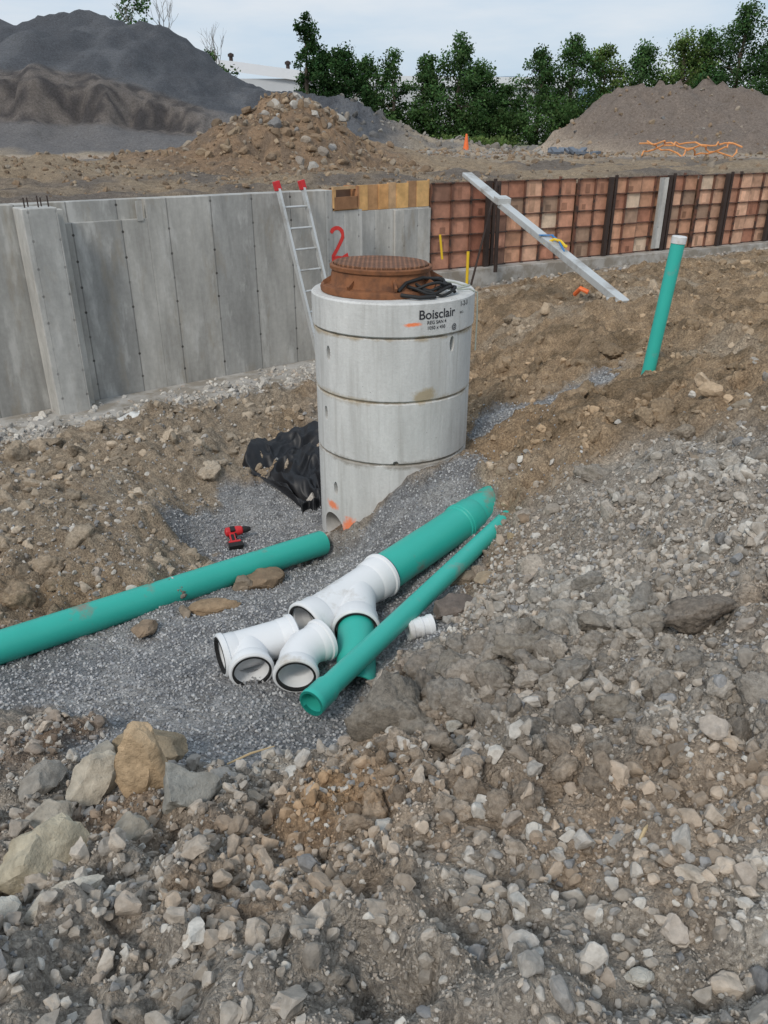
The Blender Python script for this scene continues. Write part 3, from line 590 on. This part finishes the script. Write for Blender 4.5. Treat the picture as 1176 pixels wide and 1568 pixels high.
# ------------------------------------------------------------ pipes
def pipe(m,p0,p1,r,ri,bell=None):
    p0=Vector(p0);p1=Vector(p1);L=(p1-p0).length;pf=[(r,0),(r,L),(ri,L),(ri,0)]
    if bell: R,l=bell; pf=[(R,0),(R*1.03,.012),(R*1.03,.03),(R,.035),(R,l*.8),(r,l),(r,L),(ri,L),(ri,l),(R-.012,l*.8),(R-.012,0)]
    m.lathe(p0,p1-p0,pf,48,True)
e=empty('green_sewer_pipe'); m=MB(); pipe(m,(-3.6,2.39,-2.50),(-.50,5.51,-2.94),.099,.09); m.done('pipe',GREEN,e,None,0,35)
d=Vector((.74,.87,.06)).normalized(); s0=Vector((-.04,4.22,-2.5)); 
e=empty('green_sewer_pipe'); m=MB(); pipe(m,s0-d*.03,s0+d*1.6,.126,.117)
q=s0+d*.86; m.lathe(q,d,[(.120,-.01),(.133,0),(.135,.02),(.134,.16),(.126,.18)],48,False); m.lathe(q+d*.02,d,[(.134,0),(.139,.004),(.139,.03),(.134,.034)],48,False)
m.done('pipe',GREEN,e,None,0,35)
def hub(m,c,d,r,l=.11):
    m.lathe(c,d,[(r+.012,0),(r+.022,.008),(r+.022,.028),(r+.013,.034),(r+.011,l),(r-.001,l+.02),(r-.018,l+.02),(r-.014,l),(r-.001,.02),(r-.001,0)],48,True)
def gasket(m,c,d,r): m.lathe(Vector(c)+Vector(d).normalized()*-.002,d,[(r+.009,0),(r-.002,0),(r-.002,.02),(r+.009,.004)],48,True)
e=empty('white_wye_fitting'); m=MB();g=MB(); r=.126
we=s0-d*.64
m.lathe(we,d,[(r,.03),(r,.64),(r-.01,.64),(r-.01,.03)],48,True); hub(m,we,d,r); hub(m,s0+d*.05,-d,r); gasket(g,we,d,r-.004); gasket(g,s0+d*.053,-d,r+.003)
bd=Vector((.03,-1,-.06)).normalized(); b0=s0-d*.20; bl_=.36
m.lathe(b0,bd,[(r*.93,0),(r*.93,bl_),(r*.86,bl_),(r*.86,0)],48,True); be=b0+bd*(bl_+.02); hub(m,be,-bd,r*.93); gasket(g,be,-bd,r*.93-.002)
m.done('body',WHITE,e,None,0,35);g.done('gaskets',RUBBER,e,None,0,35)
e=empty('green_pipe_stub'); m=MB(); pipe(m,be-bd*.04,be+bd*.46+Vector((0,0,-.03)),.106,.098); m.done('pipe',GREEN,e,None,0,35)
e=empty('green_drain_pipe'); m=MB(); pipe(m,(-.345,2.92,-2.42),(.87,4.93,-2.43),.058,.052,(.068,.16)); m.done('pipe',GREEN2,e,None,0,35)
m=MB(); gasket(m,(-.345,2.92,-2.42),(1.2,2.0,0),.058); m.done('gasket',simple('green_dark',(.01,.2,.16),.5),e)
e=empty('white_tee_fitting'); m=MB();g=MB(); r=.106
a=Vector((-.88,3.42,-2.51));b=Vector((-.50,3.62,-2.51));dd=(b-a).normalized()
m.lathe(a,dd,[(r,.03),(r,.42),(r-.01,.42),(r-.01,.03)],48,True);hub(m,a,dd,r-.008,.09);hub(m,b,-dd,r-.008,.09);gasket(g,a,dd,r-.012)
bd=Vector((.25,-.93,-.08)).normalized();c=a.lerp(b,.36);m.lathe(c,bd,[(r*.98,0),(r*.98,.16),(r*.9,.16),(r*.9,0)],48,True);hub(m,c+bd*.20,-bd,r-.008,.07);gasket(g,c+bd*.20,-bd,r-.012)
m.done('body',WHITE,e,None,0,35);g.done('gaskets',RUBBER,e,None,0,35)
e=empty('white_elbow_fitting'); m=MB();g=MB(); r=.104
p=[Vector((-.455,3.28,-2.49)),Vector((-.45,3.35,-2.48)),Vector((-.42,3.42,-2.465)),Vector((-.36,3.47,-2.46))]
ds=[Vector((-.05,1,.12)),Vector((.2,1,.12)),Vector((.6,1,.1)),Vector((.9,.9,.05))]
m.rings([(p[i],ds[i],r) for i in range(4)]+[(p[i],ds[i],r-.012) for i in (3,2,1,0)],48,False,False,True)
hub(m,p[0]-ds[0].normalized()*.06,ds[0].normalized(),r-.006,.07);hub(m,p[3]+ds[3].normalized()*.05,-ds[3].normalized(),r-.006,.06);gasket(g,p[0]-ds[0].normalized()*.06,ds[0].normalized(),r-.01);gasket(g,p[3]+ds[3].normalized()*.053,-ds[3].normalized(),r-.01)
m.done('body',WHITE,e,None,0,35);g.done('gaskets',RUBBER,e,None,0,35)
e=empty('white_pipe_coupling'); m=MB(); dd=Vector((.95,.3,.05)).normalized();c=Vector((.13,3.63,-2.49))
pf=[(.05,0),(.062,.004),(.062,.03),(.056,.034),(.056,.07),(.060,.074),(.060,.085),(.056,.09),(.056,.12),(.062,.124),(.062,.15),(.05,.155)];m.lathe(c,dd,pf+[(.046,.155),(.046,0)],40,True);m.done('body',WHITE,e,None,0,35)
e=empty('capped_standpipe'); m=MB(); a=Vector((2.20,6.36,-1.9));b=Vector((2.285,6.34,-.72)); pipe(m,a,b,.053,.046); m.done('pipe',GREEN2,e,None,0,35)
m=MB(); dd=(b-a).normalized(); m.lathe(b-dd*.03,dd,[(.054,0),(.058,.002),(.058,.05),(.052,.056)],32,False,False,True); m.done('cap',WHITE,e,None,0,35)
# ------------------------------------------------------------ drill
e=empty('red_cordless_drill')
gz0=float(G(np.array([-1.26]),np.array([5.86]),False)[0])+.075
MD=Matrix.Translation((-1.26,5.95,gz0))@Matrix.Rotation(rad(20),4,'Z')@Matrix.Rotation(rad(-72),4,'X')@Matrix.Scale(1.1,4)
m=MB(); m.lathe((-.10,0,.0),(1,0,0),[(.015,0),(.036,.008),(.038,.10),(.034,.13),(.028,.14)],16,False,True,True); m.box(-.075,-.03,-.018,.018,-.13,-.02); m.box(-.095,.0,-.036,.036,-.150,-.13); m.done('body',RED,e,MD,.006)
m=MB(); m.lathe((.04,0,0),(1,0,0),[(.028,0),(.026,.03),(.016,.06),(.012,.062)],16,False,True,True); m.box(-.10,.01,-.035,.035,-.195,-.151);m.box(-.03,-.015,-.012,.012,-.07,-.03); m.box(-.065,-.04,-.022,.022,-.12,-.05); m.box(-.06,-.02,-.040,.040,-.03,.02); m.done('chuck_and_battery',RUBBER,e,MD,.005)
# ------------------------------------------------------------ tarp
nx_,ny_=120,190; uu,vv_=np.meshgrid(np.linspace(0,1,nx_),np.linspace(0,1,ny_)); uu=uu.ravel();vv_=vv_.ravel()
w0=.30+.70*ss(.05,.5,vv_)
tx=-.50-w0*(1-uu)*.9+.07*fbm(vv_*4,uu*2,3,400); ty=6.42+1.55*vv_+.20*fbm(uu*3,vv_*2,3,401)
def rdg(a_,b_,s): return np.sqrt((fbm(a_,b_,1,s))**2+.004)
env=ss(0,.05,uu)*ss(0,.04,vv_)*ss(1,.96,vv_)
tz=G(tx,ty,False)+.03+env*(.20*(.4-rdg(uu*2.0+vv_*2.,vv_*3.2-uu*1.5,402))+.10*(.4-rdg(uu*4-vv_*4,vv_*6+uu*3,404))+.04*(.4-rdg(uu*8+vv_*5,vv_*10-uu*6,405))+.09*ss(.3,.9,uu)*ss(.1,.4,vv_)+.05*ss(.1,.6,vv_))
ii=(np.arange(ny_-1)[:,None]*nx_+np.arange(nx_-1)[None,:]).ravel();FF=np.stack([ii,ii+1,ii+nx_+1,ii+nx_],1)
bulkmesh('black_tarp',np.stack([tx,ty,tz],1),FF,np.ones((len(tx),3)),BLACKT,True)
m=MB()
for x,y,a_,l in ((-.62,2.33,.5,.2),(.40,1.95,.2,.12),(.44,2.0,-.5,.09),(.62,1.35,.9,.06),(-.2,1.4,.2,.07)):
    z=float(G(np.array([x]),np.array([y]))[0])+.02; m.tube([(x,y,z),(x+l*.5*math.cos(a_),y+l*.5*math.sin(a_),z+.012),(x+l*math.cos(a_),y+l*math.sin(a_),z+.005)],[.004,.005,.002],6)
m.done('wood_sticks',simple('dry_wood',(.50,.38,.22),.8))
# ------------------------------------------------------------ far objects
def gz(x,y): return float(G(np.array([x]),np.array([y]),False)[0])
e=empty('traffic_cone'); z=gz(4.3,45); m=MB(); m.lathe((4.3,45,z),(0,0,1),[(.18,.04),(.16,.05),(.05,.80),(.03,.82)],16,False,True,True); m.box(4.08,4.52,44.78,45.22,z,z+.04); m.done('cone',ORANGE,e)
m=MB()
for k in range(3):
    pts=[(9.2+i*.16,30.5+.5*math.sin(i*.9+k*2),gz(9.2+i*.16,30.5)+.08+.42*abs(math.sin(i*.17+k*.9))+.05*math.sin(i*1.9+k)) for i in range(22)]; m.tube(pts,.03,6)
m.done('orange_hose',simple('orange_hose',(.75,.33,.12),.7))
m=MB()
for k in range(14):
    x=7.0+random.uniform(0,1.7);y=36+random.uniform(-.8,.8);z=gz(x,y); m.beam((x,y,z+.1),(x+random.uniform(-.5,.5),y+.4,z+random.uniform(.1,.3)),.25,.10)
m.done('scrap_pile',simple('blue_scrap',(.14,.16,.19),.7,.5,2))
e=empty('warehouse'); m=MB(); m.box(-24,26,118,150,-1,6.9); m.done('walls',simple('white_cladding',(.52,.54,.56),.6,.08,.5),e)
m=MB(); xs_=[-27,-24,-20,-15,-10,0,26]; zz=[9.3,9.2,8.9,8.3,7.7,7.2,7.0]
vs=[];
for x,z in zip(xs_,zz): vs+=[(x,117.5,z),(x,150,z+.8),(x,117.5,z-1.2)]
fs=[]
for i in range(len(xs_)-1): fs+=[(3*i,3*i+3,3*i+4,3*i+1),(3*i+2,3*i+5,3*i+3,3*i)]
m._add(vs,fs); m.done('roof',simple('white_roof',(.72,.74,.77),.6,.05,.5),e)
m=MB()
for x,z in ((-20.3,9.0),(-12.8,8.1)): m.lathe((x,119,z),(0,0,1),[(.25,0),(.25,.5),(.4,.5),(.4,.8),(.1,.95)],12,False,True,True)
m.done('roof_vents',DSTEEL,e)
hx=np.linspace(-300,500,90);hy=np.array([560,600,700,900.]);HX,HY=np.meshgrid(hx,hy);HX=HX.ravel();HY=HY.ravel()
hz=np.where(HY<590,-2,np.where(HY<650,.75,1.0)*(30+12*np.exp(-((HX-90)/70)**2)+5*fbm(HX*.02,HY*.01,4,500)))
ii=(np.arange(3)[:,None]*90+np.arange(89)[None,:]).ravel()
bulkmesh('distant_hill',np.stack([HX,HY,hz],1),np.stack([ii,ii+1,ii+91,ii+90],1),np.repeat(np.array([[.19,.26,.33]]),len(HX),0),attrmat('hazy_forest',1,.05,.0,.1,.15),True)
# ------------------------------------------------------------ trees
t=NT('foliage'); a=t.n('Attribute',attribute_name='col').outputs['Color']
df=t.n('BsdfDiffuse',{'Color':a});tl_=t.n('BsdfTranslucent',{'Color':t.mix(1.,a,(1.1,1.3,.7),'MULTIPLY')})
mx_=t.n('MixShader',{0:.25,1:df.outputs[0],2:tl_.outputs[0]});t.t.links.new(mx_.outputs[0],t.out.inputs[0]);LEAF=t.m
BARK=simple('bark',(.10,.08,.06),.9)
def leaves(cent,cr,per,ls,base,seed):
    r=np.random.default_rng(seed);n=len(cent)
    c=np.repeat(cent,per,0);R=np.repeat(cr,per)
    p=r.normal(size=(n*per,3));p/=np.linalg.norm(p,axis=1)[:,None];p*=(r.uniform(size=(n*per,1))**.45)*r.uniform(.8,1.35,(n*per,1))
    pos=c+p*R[:,None]*np.array([1,1,.8])
    u=r.normal(size=pos.shape);u/=np.linalg.norm(u,axis=1)[:,None];w=r.normal(size=pos.shape);w=np.cross(u,w);w/=np.linalg.norm(w,axis=1)[:,None]
    s=r.uniform(.6,1.3,(len(pos),1))*ls
    V=np.stack([pos-u*s,pos-w*s*.6,pos+u*s,pos+w*s*.6],1).reshape(-1,3);F=np.arange(len(pos)*4).reshape(-1,4)
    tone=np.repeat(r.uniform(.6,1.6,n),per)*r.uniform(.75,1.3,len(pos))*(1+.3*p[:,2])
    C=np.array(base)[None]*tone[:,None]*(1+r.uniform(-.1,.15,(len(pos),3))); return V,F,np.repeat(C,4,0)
def tree(name,x,y,H,R,seed,base=(.045,.085,.028),dens=1.,low=.05,narrow=False):
    r=random.Random(seed);e=empty(name);z=-.75
    m=MB();pts=[(x+r.uniform(-.1,.1)*k,y,z+H*.8*k/5) for k in range(6)];m.tube(pts,[.22*(1-k/7)*H/8 for k in range(6)],8)
    cent=[];crr=[]
    nb=int((85 if not narrow else 70)*dens)
    for k in range(nb):
        h=low+(1-low)*(k+.5)/nb; prof=(.55+.45*math.sin(math.pi*min(1,.15+h*.8)))*(1-max(0,h-.72)/.28*.75) if not narrow else (1-h)**.45*1.1+.15
        a_=r.uniform(0,6.28);rr=R*1.15*prof*r.uniform(.15,1.05);c=(x+rr*math.cos(a_),y+rr*math.sin(a_),z+H*h-.04*H+r.uniform(-.3,.3))
        cent.append(c);crr.append(r.uniform(.5,1.)*(.35+.25*R))
        if k%7==0: m.tube([(x,y,z+H*h*.72),((x+c[0])/2,(y+c[1])/2,z+H*h*.88),c],[.07,.05,.02],5)
    m.done('trunk_and_limbs',BARK,e)
    V,F,C=leaves(np.array(cent),np.array(crr),90,.13,base,seed)
    ob=bulkmesh('crown',V,F,C,LEAF);ob.parent=e
dk=(.036,.072,.028);md_=(.054,.10,.038);lt=(.095,.14,.045)
T=[(-6.9,80,10.4,1.6,dk,1.2,1),(-5.4,81,7.8,1.8,dk,1,0),(-3.6,80,7.9,2.2,dk,1.2,0),(-1.7,82,7.2,1.9,md_,1,0),(.7,80,7.6,1.8,md_,.55,0),(3.9,81,7.2,2.0,md_,1,0),(6.9,80,8.7,2.6,md_,1.3,0),(9.0,82,6.5,2.1,dk,1,0),(11.2,82,5,1.6,md_,.8,0),
 (15.0,85,8.3,2.5,md_,1,0),(18.0,85,9.2,2.8,md_,1.2,0),(21.3,86,8.6,2.7,lt,1.1,0),(24.8,85,8.5,2.9,md_,1.2,0),(28.3,84,9.2,3.0,lt,1.3,0),(30.6,85,9.8,2.8,md_,1.2,0),(33.4,84,11.8,3.4,md_,1.5,0),(37,84,10.,3.3,dk,1.4,0),(41,84,10,3,md_,1.2,0),
 (28,76,5.5,2.4,dk,1,0),(33,74,6.5,2.8,dk,1,0),(38,74,6.8,2.8,dk,1,0)]
for i,(x,y,H,R,b,dn,nr) in enumerate(T): tree('deciduous_tree',x,y,H,R,i+1,b,dn,.05,bool(nr))
cent=[];crr=[];r=random.Random(5)
for k in range(560):
    x=r.uniform(-7.5,44);y=r.uniform(77,84);h=r.uniform(.0,2.8)*(1.3 if x>14 else .9)
    cent.append((x,y,-.5+h));crr.append(r.uniform(.5,1.))
V,F,C=leaves(np.array(cent),np.array(crr),60,.14,(.054,.096,.035),77); bulkmesh('hedgerow',V,F,C,LEAF)
cent=[(r.gauss(-.2,1.0),r.uniform(68,71),-.4+r.uniform(0,1.1)) for k in range(26)]
V,F,C=leaves(np.array(cent),np.full(26,.5),50,.12,(.12,.07,.05),78); bulkmesh('reddish_shrub',V,F,C,LEAF)
cent=[(r.uniform(0,9),r.uniform(58,64),-.6+r.uniform(0,.35)) for k in range(90)]
V,F,C=leaves(np.array(cent),np.full(90,.5),40,.10,(.10,.14,.05),79); bulkmesh('weeds',V,F,C,LEAF)
def bare(x,y,z0,H,seed,green):
    r=random.Random(seed);e=empty('bare_tree');m=MB()
    def br_(p,d,l,rr,k):
        q=p+d*l; m.tube([p,(p+q)/2+Vector((r.uniform(-.05,.05)*l,0,0)),q],[rr,rr*.8,rr*.6],5)
        if k>0:
            for _ in range(3 if k>1 else 2):
                nd=(d+Vector((r.uniform(-.6,.6),r.uniform(-.5,.5),r.uniform(-.1,.5)))).normalized(); br_(p.lerp(q,r.uniform(.5,1)),nd,l*r.uniform(.55,.8),rr*.6,k-1)
    br_(Vector((x,y,z0)),Vector((r.uniform(-.1,.1),0,1)).normalized(),H*.4,.07,4)
    m.done('branches',simple('grey_bark',(.24,.22,.20),.9),e)
    cc=np.array([(x+r.gauss(0,.7),y+r.gauss(0,.6),z0+green*r.uniform(.1,1)) for k in range(30)])
    V,F,C=leaves(cc,np.full(30,.65),60,.14,md_,seed);ob=bulkmesh('ivy',V,F,C,LEAF);ob.parent=e
bare(-21.5,78,6.5,5,3,4.4);bare(-19.3,80,6,5.5,4,1.5);bare(-14.2,75,2.5,6.5,6,3.6)
# ------------------------------------------------------------ world, sun, camera
w=bpy.data.worlds.new('World');S.world=w;w.use_nodes=True;nt=w.node_tree;nt.nodes.clear()
def wn(tp,**k):
    nd=nt.nodes.new('ShaderNode'+tp)
    for a_,b_ in k.items(): setattr(nd,a_,b_)
    return nd
out=wn('OutputWorld');bg=wn('Background');sky=wn('TexSky',sky_type='NISHITA');sky.sun_disc=False
el=rad(44);rot=rad(-155);sky.sun_elevation=el;sky.sun_rotation=rot%(2*math.pi);sky.dust_density=2
tc=wn('TexCoord');mp=wn('Mapping');mp.inputs['Scale'].default_value=(1,1,5);nz=wn('TexNoise');nz.inputs['Scale'].default_value=2.2;nz.inputs['Detail'].default_value=6;nz.inputs['Roughness'].default_value=.55
L_=nt.links.new;L_(tc.outputs['Generated'],mp.inputs[0]);L_(mp.outputs[0],nz.inputs['Vector'])
mr=wn('MapRange');mr.inputs['From Min'].default_value=.38;mr.inputs['From Max'].default_value=.66;L_(nz.outputs[0],mr.inputs[0])
m1=wn('Mix',data_type='RGBA');m1.inputs[6].default_value=(5.2,6.8,8.5,1);m1.inputs[7].default_value=(8.2,8.6,9.1,1);L_(mr.outputs[0],m1.inputs[0])
m2=wn('Mix',data_type='RGBA');m2.inputs[0].default_value=.85;L_(sky.outputs[0],m2.inputs[6]);L_(m1.outputs[2],m2.inputs[7])
L_(m2.outputs[2],bg.inputs[0]);bg.inputs[1].default_value=.10;L_(bg.outputs[0],out.inputs[0])
sl=bpy.data.lights.new('sun','SUN');sl.energy=1.8;sl.angle=rad(15);sl.color=(1,.93,.84);so=bpy.data.objects.new('sun',sl);COL.objects.link(so)
sd=Vector((math.sin(rot)*math.cos(el),math.cos(rot)*math.cos(el),math.sin(el)));so.rotation_euler=sd.to_track_quat('Z','Y').to_euler()
cam=bpy.data.cameras.new('camera');cam.sensor_fit='VERTICAL';cam.sensor_height=36;cam.lens=27.32;cam.clip_end=3000;cam.clip_start=.05
cob=bpy.data.objects.new('camera',cam);COL.objects.link(cob);cob.rotation_euler=(rad(64.2),0,0);S.camera=cob
S.view_settings.view_transform='Standard';S.view_settings.look='None';S.view_settings.exposure=0
